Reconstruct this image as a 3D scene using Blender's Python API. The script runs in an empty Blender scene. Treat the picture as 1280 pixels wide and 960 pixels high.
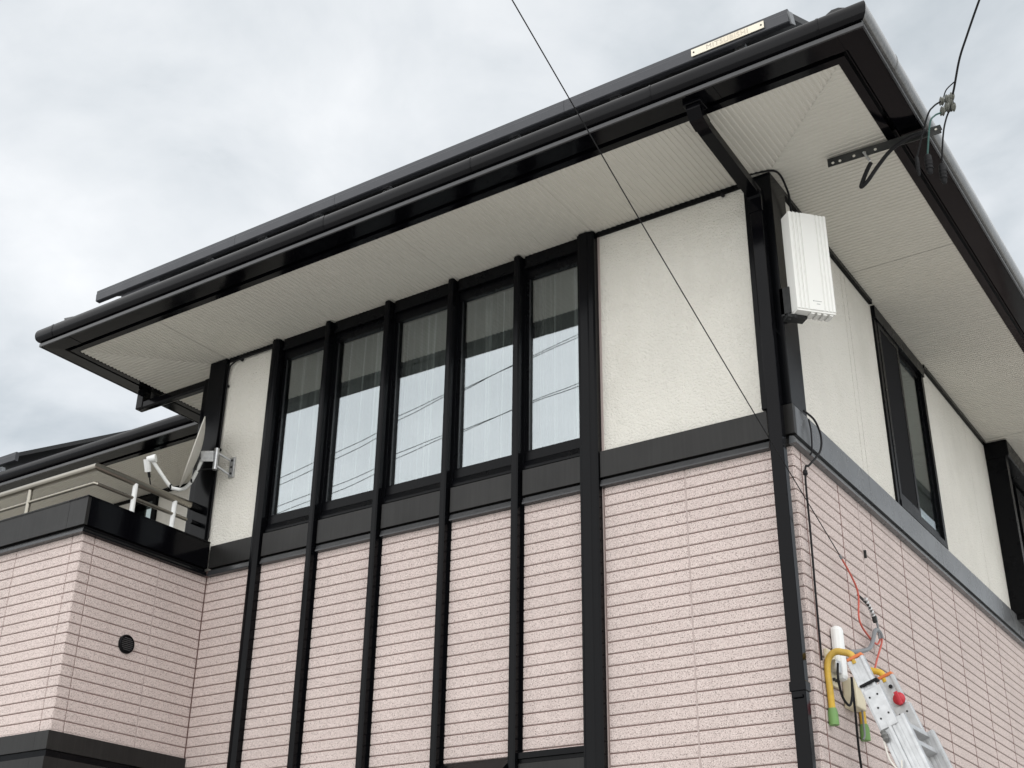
import bpy, bmesh, math, random
from mathutils import Vector, Matrix
random.seed(7)
SC = bpy.context.scene
COL = SC.collection
R = math.radians
EYE = 1.5            # the photographer's eye height; heights below are given from the eye and lifted by EYE when built

# ------------------------------------------------------------------ camera
cam_data = bpy.data.cameras.new('camera'); cam = bpy.data.objects.new('camera', cam_data); COL.objects.link(cam)
cam_data.sensor_width = 36; cam_data.lens = 44.655; cam_data.clip_start = .05; cam_data.clip_end = 5000
cam.matrix_world = Matrix(((0.83314434, 0.23809862, 0.49917888, 0), (0.5529347, -0.37747518, -0.74281607, 0),
                           (0.01156416, 0.89488633, -0.4461443, EYE), (0, 0, 0, 1)))
SC.camera = cam

# ------------------------------------------------------------------ sky, sun, exposure
SUN_DIR = Vector((.26, -.64, .72)).normalized()         # towards the brightest part of the overcast
world = bpy.data.worlds.new('World'); SC.world = world; world.use_nodes = True
wn, wl = world.node_tree.nodes, world.node_tree.links
wn.clear()
def wnode(t, **kw):
    n = wn.new(t)
    for k, v in kw.items(): setattr(n, k, v)
    return n
w_out = wnode('ShaderNodeOutputWorld'); w_bg = wnode('ShaderNodeBackground'); w_bg.inputs['Strength'].default_value = .1
sky = wnode('ShaderNodeTexSky'); sky.sky_type = 'NISHITA'; sky.sun_disc = False
sky.sun_elevation = math.asin(SUN_DIR.z); sky.sun_rotation = math.atan2(SUN_DIR.x, SUN_DIR.y)
tc = wnode('ShaderNodeTexCoord'); sep = wnode('ShaderNodeSeparateXYZ'); wl.new(tc.outputs['Generated'], sep.inputs[0])
za = wnode('ShaderNodeMath', operation='ADD'); za.inputs[1].default_value = .32; wl.new(sep.outputs['Z'], za.inputs[0])
zm = wnode('ShaderNodeMath', operation='MAXIMUM'); zm.inputs[1].default_value = .12; wl.new(za.outputs[0], zm.inputs[0])
dv = wnode('ShaderNodeVectorMath', operation='DIVIDE'); wl.new(tc.outputs['Generated'], dv.inputs[0]); wl.new(zm.outputs[0], dv.inputs[1])
def wnoise(scale, detail, rough, dist, off):
    mp = wnode('ShaderNodeMapping'); mp.inputs['Location'].default_value = off; wl.new(dv.outputs[0], mp.inputs[0])
    n = wnode('ShaderNodeTexNoise'); n.inputs['Scale'].default_value = scale; n.inputs['Detail'].default_value = detail
    n.inputs['Roughness'].default_value = rough; n.inputs['Distortion'].default_value = dist; wl.new(mp.outputs[0], n.inputs['Vector']); return n
n1 = wnoise(1.9, 6, .52, .5, (3.1, 1.7, .4)); n2 = wnoise(5.5, 7, .55, .3, (8.2, 4.4, 1.2))
mx = wnode('ShaderNodeMix'); mx.data_type = 'FLOAT'; mx.inputs[0].default_value = .38
wl.new(n1.outputs['Fac'], mx.inputs[2]); wl.new(n2.outputs['Fac'], mx.inputs[3])
cr = wnode('ShaderNodeValToRGB'); e = cr.color_ramp.elements
e[0].position = .34; e[0].color = (.45, .50, .53, 1); e[1].position = .66; e[1].color = (.97, .98, .985, 1)
m_ = e.new(.49); m_.color = (.745, .775, .795, 1)
wl.new(mx.outputs[0], cr.inputs[0])
sc_ = wnode('ShaderNodeVectorMath', operation='SCALE'); sc_.inputs['Scale'].default_value = 4.3; wl.new(cr.outputs[0], sc_.inputs[0])
cm = wnode('ShaderNodeMix'); cm.data_type = 'RGBA'; cm.inputs[0].default_value = .92
wl.new(sky.outputs[0], cm.inputs[6]); wl.new(sc_.outputs[0], cm.inputs[7]); wl.new(cm.outputs[2], w_bg.inputs[0]); wl.new(w_bg.outputs[0], w_out.inputs[0])

sun_d = bpy.data.lights.new('sun', 'SUN'); sun_d.energy = 1.5; sun_d.angle = R(140); sun_d.color = (1, .975, .94)
sun = bpy.data.objects.new('sun', sun_d); COL.objects.link(sun); sun.rotation_euler = SUN_DIR.to_track_quat('Z', 'Y').to_euler()
sun.location = (0, -4, 20)
SC.view_settings.view_transform = 'Standard'; SC.view_settings.look = 'None'; SC.view_settings.gamma = 1
SC.view_settings.exposure = 1.33
SC.cycles.max_bounces = 10; SC.cycles.transparent_max_bounces = 16

# ------------------------------------------------------------------ materials
def mat(name, base, rough=.5, metal=0, spec=.5, coat=0, var=0, vscale=3, bump=0, bscale=60, bdist=.002, speck=None, streak=0, rnd=0, dirt=None, runs=0, sheen=0):
    """Principled material; var: large soft colour variation; speck: (scale, threshold, colour); streak: vertical weathering; rnd: per object tint; dirt: (colour, amount)"""
    m = bpy.data.materials.new(name); m.use_nodes = True; N, L = m.node_tree.nodes, m.node_tree.links
    p = N['Principled BSDF']
    p.inputs['Roughness'].default_value = rough; p.inputs['Metallic'].default_value = metal
    p.inputs['Specular IOR Level'].default_value = spec; p.inputs['Coat Weight'].default_value = coat; p.inputs['Coat Roughness'].default_value = .08; p.inputs['Coat IOR'].default_value = 1.35; p.inputs['Sheen Weight'].default_value = sheen; p.inputs['Sheen Roughness'].default_value = .25  # sheen lobe, strongest at grazing angles
    g = N.new('ShaderNodeNewGeometry'); pos = g.outputs['Position']
    def noise(scale, detail=4, vec=pos, ro=.55):
        n = N.new('ShaderNodeTexNoise'); n.inputs['Scale'].default_value = scale; n.inputs['Detail'].default_value = detail; n.inputs['Roughness'].default_value = ro
        L.new(vec, n.inputs['Vector']); return n.outputs['Fac']
    def mixc(fac, a, b, blend='MIX'):
        x = N.new('ShaderNodeMix'); x.data_type = 'RGBA'; x.blend_type = blend
        for s, v in ((x.inputs[0], fac), (x.inputs[6], a), (x.inputs[7], b)):
            if isinstance(v, bpy.types.NodeSocket): L.new(v, s)
            else: s.default_value = v if not isinstance(v, tuple) else (*v, 1)[:4]
        return x.outputs[2]
    def ramp(f, a, b):
        r = N.new('ShaderNodeMapRange'); r.inputs[1].default_value = a; r.inputs[2].default_value = b; L.new(f, r.inputs[0]); return r.outputs[0]
    c = (*base, 1)
    if var:
        c = mixc(ramp(noise(vscale, 5), .3, .7), tuple(v*(1-var) for v in base), tuple(min(1, v*(1+var)) for v in base))
    if rnd:
        oi = N.new('ShaderNodeObjectInfo'); c = mixc(ramp(oi.outputs['Random'], 0, 1), c, tuple(v*(1-rnd) for v in base)) if False else mixc(mul(N, L, oi.outputs['Random'], rnd), c, tuple(v*.7 for v in base))
    if streak:
        mp = N.new('ShaderNodeMapping'); mp.inputs['Scale'].default_value = (70, 70, 2.2); L.new(pos, mp.inputs[0])
        c = mixc(mul(N, L, ramp(noise(1, 4, mp.outputs[0]), .42, .72), streak), c, (.30, .30, .29))
    if runs:
        mp = N.new('ShaderNodeMapping'); mp.inputs['Scale'].default_value = (9, 9, .7); L.new(pos, mp.inputs[0])
        c = mixc(mul(N, L, ramp(noise(1, 6, mp.outputs[0], .65), .48, .78), runs), c, tuple(v*.55 for v in base))
    if dirt:
        c = mixc(mul(N, L, ramp(noise(1.7, 7, ro=.7), .5, .75), dirt[1]), c, dirt[0])
    if speck:
        for sca, th, col, amt in speck:
            v = N.new('ShaderNodeTexVoronoi'); v.inputs['Scale'].default_value = sca; v.inputs['Randomness'].default_value = 1; L.new(pos, v.inputs['Vector'])
            r = N.new('ShaderNodeMapRange'); r.inputs[1].default_value = th; r.inputs[2].default_value = th*.6; L.new(v.outputs['Distance'], r.inputs[0])
            c = mixc(mul(N, L, r.outputs[0], amt), c, col)
    if isinstance(c, bpy.types.NodeSocket): L.new(c, p.inputs['Base Color'])
    else: p.inputs['Base Color'].default_value = c
    if rough < .6:
        rr = N.new('ShaderNodeMapRange'); rr.inputs[3].default_value = rough*.75; rr.inputs[4].default_value = min(1, rough*1.45)
        L.new(noise(7, 5), rr.inputs[0]); L.new(rr.outputs[0], p.inputs['Roughness'])
    if bump:
        b = N.new('ShaderNodeBump'); b.inputs['Strength'].default_value = bump; b.inputs['Distance'].default_value = bdist
        L.new(noise(bscale, 3), b.inputs['Height']); L.new(b.outputs[0], p.inputs['Normal'])
    return m
def mul(N, L, s, k):
    n = N.new('ShaderNodeMath'); n.operation = 'MULTIPLY'; n.inputs[1].default_value = k; L.new(s, n.inputs[0]); return n.outputs[0]

M = {}
M['siding'] = mat('pink_siding', (.578, .490, .462), .85, spec=.25, var=.05, vscale=2.2, rnd=.12, runs=.22, bump=.9, bscale=150, bdist=.004,
                  speck=((150, .46, (.44, .36, .335), .7), (135, .33, (.76, .69, .65), .8), (112, .34, (.25, .20, .185), .85), (80, .22, (.11, .09, .085), .9), (50, .10, (.04, .03, .03), .9)))
M['groove'] = mat('siding_groove', (.27, .185, .17), .9, spec=.1)
M['sealant'] = mat('sealant', (.40, .33, .31), .7)
M['stucco'] = mat('cream_stucco', (.68, .66, .605), .9, spec=.2, var=.04, vscale=1.3, runs=.10, bump=1, bscale=85, bdist=.014, dirt=((.47, .45, .39), .3))
M['soffit'] = mat('soffit_cream', (.56, .54, .485), .6, dirt=((.48, .45, .38), .18), spec=.4, var=.03, vscale=1.5)
M['black'] = mat('black_gloss', (.002, .002, .0028), .10, spec=.11, bump=.25, bscale=5, bdist=.004)
M['gutter'] = mat('black_gutter', (.004, .004, .005), .12, spec=.13, var=.3, vscale=4, bump=.12, bscale=6, bdist=.003)
M['gutter_skylit'] = mat('skylit_gutter', (.075, .075, .073), .22, spec=.5, coat=.5, sheen=.45, var=.25, vscale=5, streak=.25)  # right run only: grazing sky reflection put into a paler, streaked base colour
M['flash_skylit'] = mat('skylit_flashing', (.075, .079, .083), .24, spec=.5, sheen=.3, var=.15, vscale=3, streak=.05)  # paler copy for the right belt, sky reflection painted into its colour
M['satin'] = mat('black_satin', (.003, .0032, .004), .20, spec=.10)
M['board'] = mat('charcoal_board', (.015, .0145, .014), .36, spec=.22, streak=.016, var=.2, vscale=2)
M['flash'] = mat('grey_flashing', (.03, .031, .033), .22, spec=.42, sheen=.18, streak=.02)
M['frame'] = mat('window_frame_black', (.003, .0032, .004), .26, spec=.10)
M['steel'] = mat('galvanised_steel', (.55, .56, .57), .35, metal=.9, var=.15, vscale=40)
M['rail'] = mat('bronze_rail', (.30, .28, .24), .28, metal=.95, var=.05)
M['alu'] = mat('ladder_aluminium', (.50, .51, .52), .42, metal=.6, var=.12, vscale=25, dirt=((.25, .25, .245), .6))
M['white'] = mat('white_plastic', (.76, .77, .76), .38, spec=.5, var=.02)
M['boxwhite'] = mat('white_unit_shell', (.72, .72, .69), .42, spec=.4, var=.02)
M['offwhite'] = mat('cream_plastic', (.66, .60, .44), .45, spec=.4, var=.05, vscale=12, dirt=((.35, .3, .2), .4))
M['dish'] = mat('dish_grey', (.62, .60, .55), .5, spec=.3)
M['cable'] = mat('black_cable', (.008, .008, .009), .55, spec=.2)
M['darksteel'] = mat('dark_steel_arm', (.022, .023, .023), .5, spec=.2, var=.3, vscale=30, dirt=((.16, .16, .15), .35))
M['porcelain'] = mat('insulator_grey', (.17, .175, .155), .35, var=.1)
M['red'] = mat('red_wire', (.50, .10, .07), .5)
M['green'] = mat('green_sleeve', (.15, .29, .09), .6, dirt=((.12, .16, .08), .6))
M['greenwire'] = mat('green_wire', (.03, .09, .08), .5)
M['yellow'] = mat('yellow_sleeve', (.60, .38, .035), .5, var=.10, vscale=30, dirt=((.28, .21, .10), .55))
M['orange'] = mat('orange_cap', (.62, .17, .05), .5)
M['knob'] = mat('red_knob', (.45, .02, .035), .35)
M['greytube'] = mat('grey_tube', (.19, .20, .21), .5)
M['panelframe'] = mat('panel_cover', (.045, .047, .054), .40, metal=.0, spec=.35)
M['panelback'] = mat('panel_underside', (.012, .013, .014), .6)
M['cell'] = mat('solar_cell', (.01, .013, .03), .12, spec=.5)
M['plate'] = mat('name_plate', (.70, .66, .55), .45, metal=.1, var=.08, vscale=14, dirt=((.50, .36, .22), .5))
M['faded'] = mat('faded_lettering', (.42, .37, .31), .6, dirt=((.70, .66, .55), .9))
M['mark'] = mat('small_print', (.22, .24, .24), .6)
M['roof'] = mat('roof_tile', (.045, .045, .047), .6, var=.2, vscale=8)
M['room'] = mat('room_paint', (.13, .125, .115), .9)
M['dark'] = mat('dark_interior', (.012, .012, .013), .9, spec=.08)
M['paper'] = mat('white_paper', (.80, .82, .82), .7)
M['sack'] = mat('room_clutter', (.16, .16, .155), .9, var=.5, vscale=20)
M['concrete'] = mat('concrete_ground', (.42, .415, .40), .9, var=.12, vscale=.6, bump=.4, bscale=40, bdist=.003)
M['porch'] = mat('porch_soffit', (.26, .20, .15), .7)

def glass_mat(name, tint, refl):
    m = bpy.data.materials.new(name); m.use_nodes = True; N, L = m.node_tree.nodes, m.node_tree.links
    N.remove(N['Principled BSDF']); out = N['Material Output']
    t = N.new('ShaderNodeBsdfTransparent'); t.inputs[0].default_value = (*tint, 1)
    g = N.new('ShaderNodeBsdfGlossy'); g.inputs['Roughness'].default_value = .0; g.inputs['Color'].default_value = (.90, .96, 1, 1)
    lw = N.new('ShaderNodeLayerWeight'); lw.inputs['Blend'].default_value = .5; f = N.new('ShaderNodeMath'); f.operation = 'POWER'; f.inputs[1].default_value = 5; L.new(lw.outputs['Facing'], f.inputs[0])
    geo = N.new('ShaderNodeNewGeometry'); nz = N.new('ShaderNodeTexNoise'); nz.inputs['Scale'].default_value = 1.6; nz.inputs['Detail'].default_value = 1
    L.new(geo.outputs['Position'], nz.inputs['Vector'])
    b = N.new('ShaderNodeBump'); b.inputs['Strength'].default_value = .12; b.inputs['Distance'].default_value = .004
    L.new(nz.outputs['Fac'], b.inputs['Height']); L.new(b.outputs[0], g.inputs['Normal'])
    mr = N.new('ShaderNodeMapRange'); mr.inputs[1].default_value = 0; mr.inputs[2].default_value = 1; mr.inputs[3].default_value = refl; mr.inputs[4].default_value = 1
    L.new(f.outputs[0], mr.inputs[0]); mx = N.new('ShaderNodeMixShader'); L.new(mr.outputs[0], mx.inputs[0]); L.new(t.outputs[0], mx.inputs[1]); L.new(g.outputs[0], mx.inputs[2])
    L.new(mx.outputs[0], out.inputs['Surface']); return m
M['glass'] = glass_mat('coated_glass', (.68, .70, .69), .235)
def sheer_mat(name, col):
    m = bpy.data.materials.new(name); m.use_nodes = True; N, L = m.node_tree.nodes, m.node_tree.links; p = N['Principled BSDF']; out = N['Material Output']
    p.inputs['Base Color'].default_value = (*col, 1); p.inputs['Roughness'].default_value = .9; p.inputs['Specular IOR Level'].default_value = .1
    t = N.new('ShaderNodeBsdfTransparent'); lw = N.new('ShaderNodeLayerWeight'); lw.inputs['Blend'].default_value = .5
    r = N.new('ShaderNodeMapRange'); r.inputs[1].default_value = .15; r.inputs[2].default_value = .85; r.inputs[3].default_value = .38; r.inputs[4].default_value = .98; L.new(lw.outputs['Facing'], r.inputs[0])
    mx = N.new('ShaderNodeMixShader'); L.new(r.outputs[0], mx.inputs[0]); L.new(t.outputs[0], mx.inputs[1]); L.new(p.outputs[0], mx.inputs[2]); L.new(mx.outputs[0], out.inputs['Surface']); return m
M['curtain'] = sheer_mat('lace_curtain', (.86, .88, .86))
M['glass2'] = glass_mat('clear_glass', (.70, .74, .72), .06)

# ------------------------------------------------------------------ builders
class MB:
    """collects shapes (heights from the eye) and links them as one mesh object"""
    def __init__(s): s.v = []; s.f = []
    def add(s, vs, fs):
        k = len(s.v); s.v += [Vector(p) for p in vs]; s.f += [tuple(i+k for i in f) for f in fs]; return s
    def box(s, x0, x1, y0, y1, z0, z1, ch=0):
        if ch <= 0:
            vs = [(x, y, z) for x in (x0, x1) for y in (y0, y1) for z in (z0, z1)]
            return s.add(vs, [(0, 1, 3, 2), (4, 6, 7, 5), (0, 4, 5, 1), (2, 3, 7, 6), (0, 2, 6, 4), (1, 5, 7, 3)])
        bm = bmesh.new(); bmesh.ops.create_cube(bm, size=1)
        for v in bm.verts: v.co = Vector(((x0+x1)/2+v.co.x*(x1-x0), (y0+y1)/2+v.co.y*(y1-y0), (z0+z1)/2+v.co.z*(z1-z0)))
        bmesh.ops.bevel(bm, geom=bm.edges[:], offset=ch, segments=2, affect='EDGES', profile=.5)
        bm.verts.index_update(); s.add([v.co.copy() for v in bm.verts], [[v.index for v in f.verts] for f in bm.faces]); bm.free(); return s
    def obox(s, c, ax, ay, az, hx, hy, hz, ch=0):
        k = len(s.v); s.box(-hx, hx, -hy, hy, -hz, hz, ch); c = Vector(c)
        ax, ay, az = Vector(ax).normalized(), Vector(ay).normalized(), Vector(az).normalized()
        for i in range(k, len(s.v)): p = s.v[i]; s.v[i] = c+ax*p.x+ay*p.y+az*p.z
        return s
    def prism(s, poly, fn, ends):
        """closed polygon swept between stations; fn(p, station) -> point"""
        n = len(poly); vs = [fn(p, t) for t in ends for p in poly]; fs = []
        for j in range(len(ends)-1):
            for i in range(n): a = j*n+i; b = j*n+(i+1) % n; fs.append((a, b, b+n, a+n))
        fs.append(tuple(range(n-1, -1, -1))); fs.append(tuple(range((len(ends)-1)*n, len(ends)*n))); return s.add(vs, fs)
    def tube(s, pts, r, seg=10, smooth=0, cap=True):
        P = [Vector(p) for p in pts]
        if smooth and len(P) > 2:
            Q = []
            for i in range(len(P)-1):
                a, b, c, d = P[max(i-1, 0)], P[i], P[i+1], P[min(i+2, len(P)-1)]
                for k in range(smooth):
                    t = k/smooth; Q.append(.5*((2*b)+(-a+c)*t+(2*a-5*b+4*c-d)*t*t+(-a+3*b-3*c+d)*t**3))
            P = Q+[P[-1]]
        n = len(P); rr = r if isinstance(r, (list, tuple)) else None
        vs = []; up = None
        for i, p in enumerate(P):
            t = (P[min(i+1, n-1)]-P[max(i-1, 0)]).normalized()
            if up is None: up = t.orthogonal().normalized()
            else: up = (up-t*up.dot(t)).normalized()
            bi = t.cross(up); q = (rr[min(int(i/(n-1)*(len(rr)-1)+.5), len(rr)-1)] if rr else r)
            # keep mitred bends at full width
            if 0 < i < n-1:
                t1 = (P[i]-P[i-1]).normalized(); t2 = (P[i+1]-P[i]).normalized(); ca = max(.5, math.cos(t1.angle(t2)/2)) if t1.length and t2.length else 1
                bd = (t2-t1)
                bd = bd.normalized() if bd.length > 1e-6 else None
            else: ca, bd = 1, None
            for k in range(seg):
                a = 2*math.pi*k/seg; o = up*math.cos(a)*q+bi*math.sin(a)*q
                if bd is not None and ca < .999: o = o+bd*(o.dot(bd)*(1/ca-1))
                vs.append(p+o)
        fs = [(j*seg+i, j*seg+(i+1) % seg, (j+1)*seg+(i+1) % seg, (j+1)*seg+i) for j in range(n-1) for i in range(seg)]
        if cap: fs += [tuple(range(seg-1, -1, -1)), tuple(range((n-1)*seg, n*seg))]
        return s.add(vs, fs)
    def lathe(s, c, axis, prof, seg=20):
        """prof: (radius, along axis)"""
        ax = Vector(axis).normalized(); u = ax.orthogonal().normalized(); w = ax.cross(u); c = Vector(c); n = len(prof)
        vs = [c+ax*h+(u*math.cos(2*math.pi*k/seg)+w*math.sin(2*math.pi*k/seg))*max(r, 1e-4) for r, h in prof for k in range(seg)]
        fs = [(j*seg+i, j*seg+(i+1) % seg, (j+1)*seg+(i+1) % seg, (j+1)*seg+i) for j in range(n-1) for i in range(seg)]
        fs += [tuple(range(seg-1, -1, -1)), tuple(range((n-1)*seg, n*seg))]
        return s.add(vs, fs)
    def build(s, name, m, parent=None, smooth=False, lift=True):
        vs = s.v; lo = Vector([min(p[i] for p in vs) for i in range(3)]); hi = Vector([max(p[i] for p in vs) for i in range(3)]); o = (lo+hi)/2
        me = bpy.data.meshes.new(name); me.from_pydata([p-o for p in vs], [], s.f)
        bm = bmesh.new(); bm.from_mesh(me); bmesh.ops.recalc_face_normals(bm, faces=bm.faces); bm.to_mesh(me); bm.free()
        me.materials.append(M[m] if isinstance(m, str) else m)
        if smooth:
            me.polygons.foreach_set('use_smooth', [True]*len(me.polygons)); me.set_sharp_from_angle(angle=R(40))
        ob = bpy.data.objects.new(name, me); COL.objects.link(ob)
        return put(ob, o+Vector((0, 0, EYE if lift else 0)), parent)
WPOS = {}
def put(ob, w, parent=None):
    WPOS[ob.name] = w.copy()
    if parent is not None: ob.parent = parent; ob.location = w-WPOS[parent.name]
    else: ob.location = w
    return ob
def empty(name, loc, parent=None):
    o = bpy.data.objects.new(name, None); COL.objects.link(o); o.empty_display_size = .1
    return put(o, Vector(loc)+Vector((0, 0, EYE)), parent)
def tag(o, label, cat=None, group=None, kind=None):
    if label: o['label'] = label
    if cat: o['category'] = cat
    if group: o['group'] = group
    if kind: o['kind'] = kind
    return o
def box(name, m, parent, *a, ch=0): return MB().box(*a, ch=ch).build(name, m, parent)

# ------------------------------------------------------------------ measures of the house (heights from the eye)
D = 5.8                        # front wall plane
XR, XL = -2.145, -6.595        # side walls of the main block
YW = 7.386                     # front wall plane of the set-back wing
ZS = 4.367                     # soffit
GR = -EYE                      # ground
YB = 13.5                      # back of the house
XWL = -13.0                    # far end of the wing
BX, BY = -6.393, 4.75          # balcony side and front planes
POSTS = [(-5.952, -5.885), (-5.445, -5.400), (-4.913, -4.868), (-4.380, -4.335), (-3.860, -3.812), (-3.392, -3.276)]
YG = 5.825                     # glass plane

tag(MB().add([(-900, -900, GR), (900, -900, GR), (900, 900, GR), (-900, 900, GR)], [(0, 1, 2, 3)]).build('ground', 'concrete'), None, kind='structure')

house = tag(empty('house', (-4.4, 8.5, GR)), 'two-storey house with pink siding below, cream stucco above and black trim', 'house')

# ------------------------------------------------------------------ siding
COURSE = .064; Z0 = 2.296
def courses(ztop, zbot):
    k = math.ceil((ztop-Z0)/COURSE)
    while True:
        hi = min(Z0+COURSE*k, ztop); lo = Z0+COURSE*(k-1)
        if hi <= zbot: break
        if hi-lo > .012: yield max(lo, zbot), hi
        k -= 1
TILES = []                      # (area seen, backing object, axis, plane, u0, u1, z0, z1)
def tiles(backing, axis, plane, cols, ztop, zbot, wt=1):
    for u0, u1 in cols:
        for lo, hi in courses(ztop, zbot):
            x, y = ((u0+u1)/2, plane) if axis == 'y' else (plane, (u0+u1)/2)
            d2 = x*x+y*y+((lo+hi)/2)**2; cosv = abs(plane)/math.sqrt(d2)
            TILES.append(((u1-u0)*(hi-lo)*cosv/d2*wt, backing, axis, plane, u0, u1, lo, hi))
TP = .009                       # how far a tile stands proud of the groove
GAP = .003
tile_mesh = {}
def tile_geo(w, h):
    c = .0035
    a, b = w/2-GAP, h/2-GAP
    vs = [(-a, 0, -b), (a, 0, -b), (a, 0, b), (-a, 0, b), (-a, -TP+c, -b), (a, -TP+c, -b), (a, -TP+c, b), (-a, -TP+c, b),
          (-a+c, -TP, -b+c), (a-c, -TP, -b+c), (a-c, -TP, b-c), (-a+c, -TP, b-c)]
    fs = [(8, 9, 10, 11)]
    for i in range(4):
        j = (i+1) % 4; fs += [(i, j, j+4, i+4), (i+4, j+4, j+8, i+8)]
    return vs, fs
def lay_tiles():
    TILES.sort(key=lambda t: -t[0])
    rest = {}
    for n, (ar, backing, axis, plane, u0, u1, lo, hi) in enumerate(TILES):
        w, h = round(u1-u0-(.005 if axis == 'x' and plane == XR else 0), 4), round(hi-lo, 4); vs, fs = tile_geo(w, h)
        cu, cz = (u0+u1)/2, (lo+hi)/2
        if n < 300:
            key = (w, h)
            if key not in tile_mesh:
                me = bpy.data.meshes.new('siding_tile'); me.from_pydata(vs, [], fs); me.materials.append(M['siding'])
                bm = bmesh.new(); bm.from_mesh(me); bmesh.ops.recalc_face_normals(bm, faces=bm.faces); bm.to_mesh(me); bm.free(); tile_mesh[key] = me
            o = bpy.data.objects.new('siding_tile', tile_mesh[key]); COL.objects.link(o)
            if axis == 'y': put(o, Vector((cu, plane+TP, cz+EYE)), backing)
            else: put(o, Vector((plane-TP, cu, cz+EYE)), backing); o.rotation_euler = (0, 0, R(90))
        else:
            mb = rest.setdefault(backing.name, (MB(), backing))[0]
            if axis == 'y': mb.add([(cu+p[0], plane+TP+p[1], cz+p[2]) for p in vs], fs)
            else: mb.add([(plane-TP-p[1], cu+p[0], cz+p[2]) for p in vs], fs)
    for mb, backing in rest.values():
        tag(mb.build('siding_courses', 'siding', backing), None, kind='stuff')

ZB = 2.668                      # top of the siding, under the belt course
ZT = .55                        # lowest course laid piece by piece; below the picture
# main front siding
fs_ = MB().box(XL+.01, XR-.01, D+TP, D+.16, GR, ZB+.05).build('siding_wall', 'groove', house)
tiles(fs_, 'y', D, [(-3.270, -2.766), (-2.766, XR-.003)], ZB, ZT)
for i in range(5):
    tiles(fs_, 'y', D, [(POSTS[i][1]-.004, POSTS[i+1][0]+.004)], ZB, 1.258 if i == 4 else (1.245 if i == 3 else ZT))
tiles(fs_, 'y', D, [(BX, POSTS[0][0]+.004)], ZB, ZT)
# right side siding
rs_ = MB().box(XR-.16, XR-TP, D+TP+.003, YB, GR, ZB+.05).build('siding_wall', 'groove', house)
yj = [D+.0, 5.9]+[5.9+.5365*k for k in range(1, 14)]
tiles(rs_, 'x', XR, [(yj[i], yj[i+1]) for i in range(len(yj)-1)], ZB, ZT)
box('sealant_joint', 'sealant', house, -2.7695, -2.7625, D+.002, D+TP, ZT, ZB)
box('sealant_joint', 'sealant', house, BX-TP, BX-.002, 5.3815, 5.3885, 1.465, ZB)
for y in yj[1:9]: box('panel_joint', 'groove', house, XR-TP, XR+.0006, y-.0025, y+.0025, ZT, ZB)
box('sealant_joint', 'sealant', house, XR-TP, XR+.0012, 6.742, 6.756, ZT, ZB)
box('sealant_joint', 'sealant', house, -3.288, -3.272, D-.004, D+TP, ZT, ZB)

# ------------------------------------------------------------------ stucco walls
box('stucco_wall', 'stucco', house, -3.262, XR-.02, D+.004, D+.16, ZB+.05, ZS+.05)
box('stucco_wall', 'stucco', house, XL+.02, -5.94, D+.004, D+.16, ZB+.05, ZS+.05)
box('sealant_joint', 'sealant', house, -3.285, -3.262, D+.001, D+.1, ZB+.1, ZS)
W1 = (7.53, 8.59, 2.905, ZS-.03)      # side window opening
sy = [D+.161, 6.955, 7.035, W1[0], W1[1], 9.705, 10.29, YB]
for k in range(7):
    if k == 3: continue
    box('stucco_wall', 'stucco', house, XR-.16, XR-.003, sy[k]+.003, sy[k+1]-.003, ZB+.05, ZS+.05)
box('sealant_joint', 'sealant', house, XR-.1, XR-.0065, 6.950, 6.961, ZB+.1, ZS)
box('stucco_wall', 'stucco', house, XR-.16, XR-.003, W1[0]-.003, W1[1]+.003, ZB+.05, W1[2])
box('stucco_wall', 'stucco', house, XR-.16, XR-.003, W1[0]-.003, W1[1]+.003, W1[3]+.002, ZS+.05)
# left side wall of the main block and the set-back wing
box('stucco_wall', 'stucco', house, XL, XL+.15, D+.165, YW+.2, 1.6, ZS+.05)
DW = (-9.262, -8.915)
box('stucco_wall', 'stucco', house, XWL, DW[0], YW, YW+.16, 1.4, ZS+.05)
box('stucco_wall', 'stucco', house, DW[1], XL-.002, YW, YW+.16, 1.4, ZS+.05)
box('stucco_wall', 'stucco', house, DW[0], DW[1], YW+.002, YW+.16, 4.325, ZS+.05)
dw = MB().box(DW[0]+.002, DW[0]+.05, YW-.03, YW+.1, 1.9, 4.325).box(DW[1]-.05, DW[1]-.002, YW-.03, YW+.1, 1.9, 4.325).box(DW[0]+.05, DW[1]-.05, YW-.03, YW+.1, 4.27, 4.325).build('window', 'frame', house)
box('pane', 'glass2', dw, DW[0]+.05, DW[1]-.05, YW+.05, YW+.056, 1.9, 4.27)
box('back_wall', 'stucco', house, XWL, XR-.17, YB, YB+.15, GR, ZS+.05)

# ------------------------------------------------------------------ soffit panels: ribbed sheets with mitred corners
soffit = empty('soffit', (-4.4, 5.4, ZS), house)
PITCH = .0335; RD = .0048
def rib(u): # height of the ribbed sheet at u
    t = (u/PITCH) % 1
    return -RD if t < .42 else (0 if .52 < t < .9 else (-RD+(t-.42)/.1*RD if t <= .52 else -(t-.9)/.1*RD))
def ribbed(u0, u1, place, span):
    """ribs along the depth; span(u) -> (near, far) depth limits; place(u, d, z)"""
    us = [u0]; k = math.floor(u0/PITCH)
    while k*PITCH < u1+PITCH:
        for t in (0, .42, .52, .9):
            u = (k+t)*PITCH
            if u0+1e-4 < u < u1-1e-4: us.append(u)
        k += 1
    us.append(u1); vs = []; fs = []
    for u in us:
        a, b = span(u); z = ZS+rib(u+1e-6)
        vs += [place(u, a, z), place(u, b, z)]
    for i in range(len(us)-1): fs.append((2*i, 2*i+1, 2*i+3, 2*i+2))
    return MB().add(vs, fs)
OV = .692
jx = [XL-OV, -6.45, -5.40, -4.342, -3.295, -2.245, XR+OV]
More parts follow.
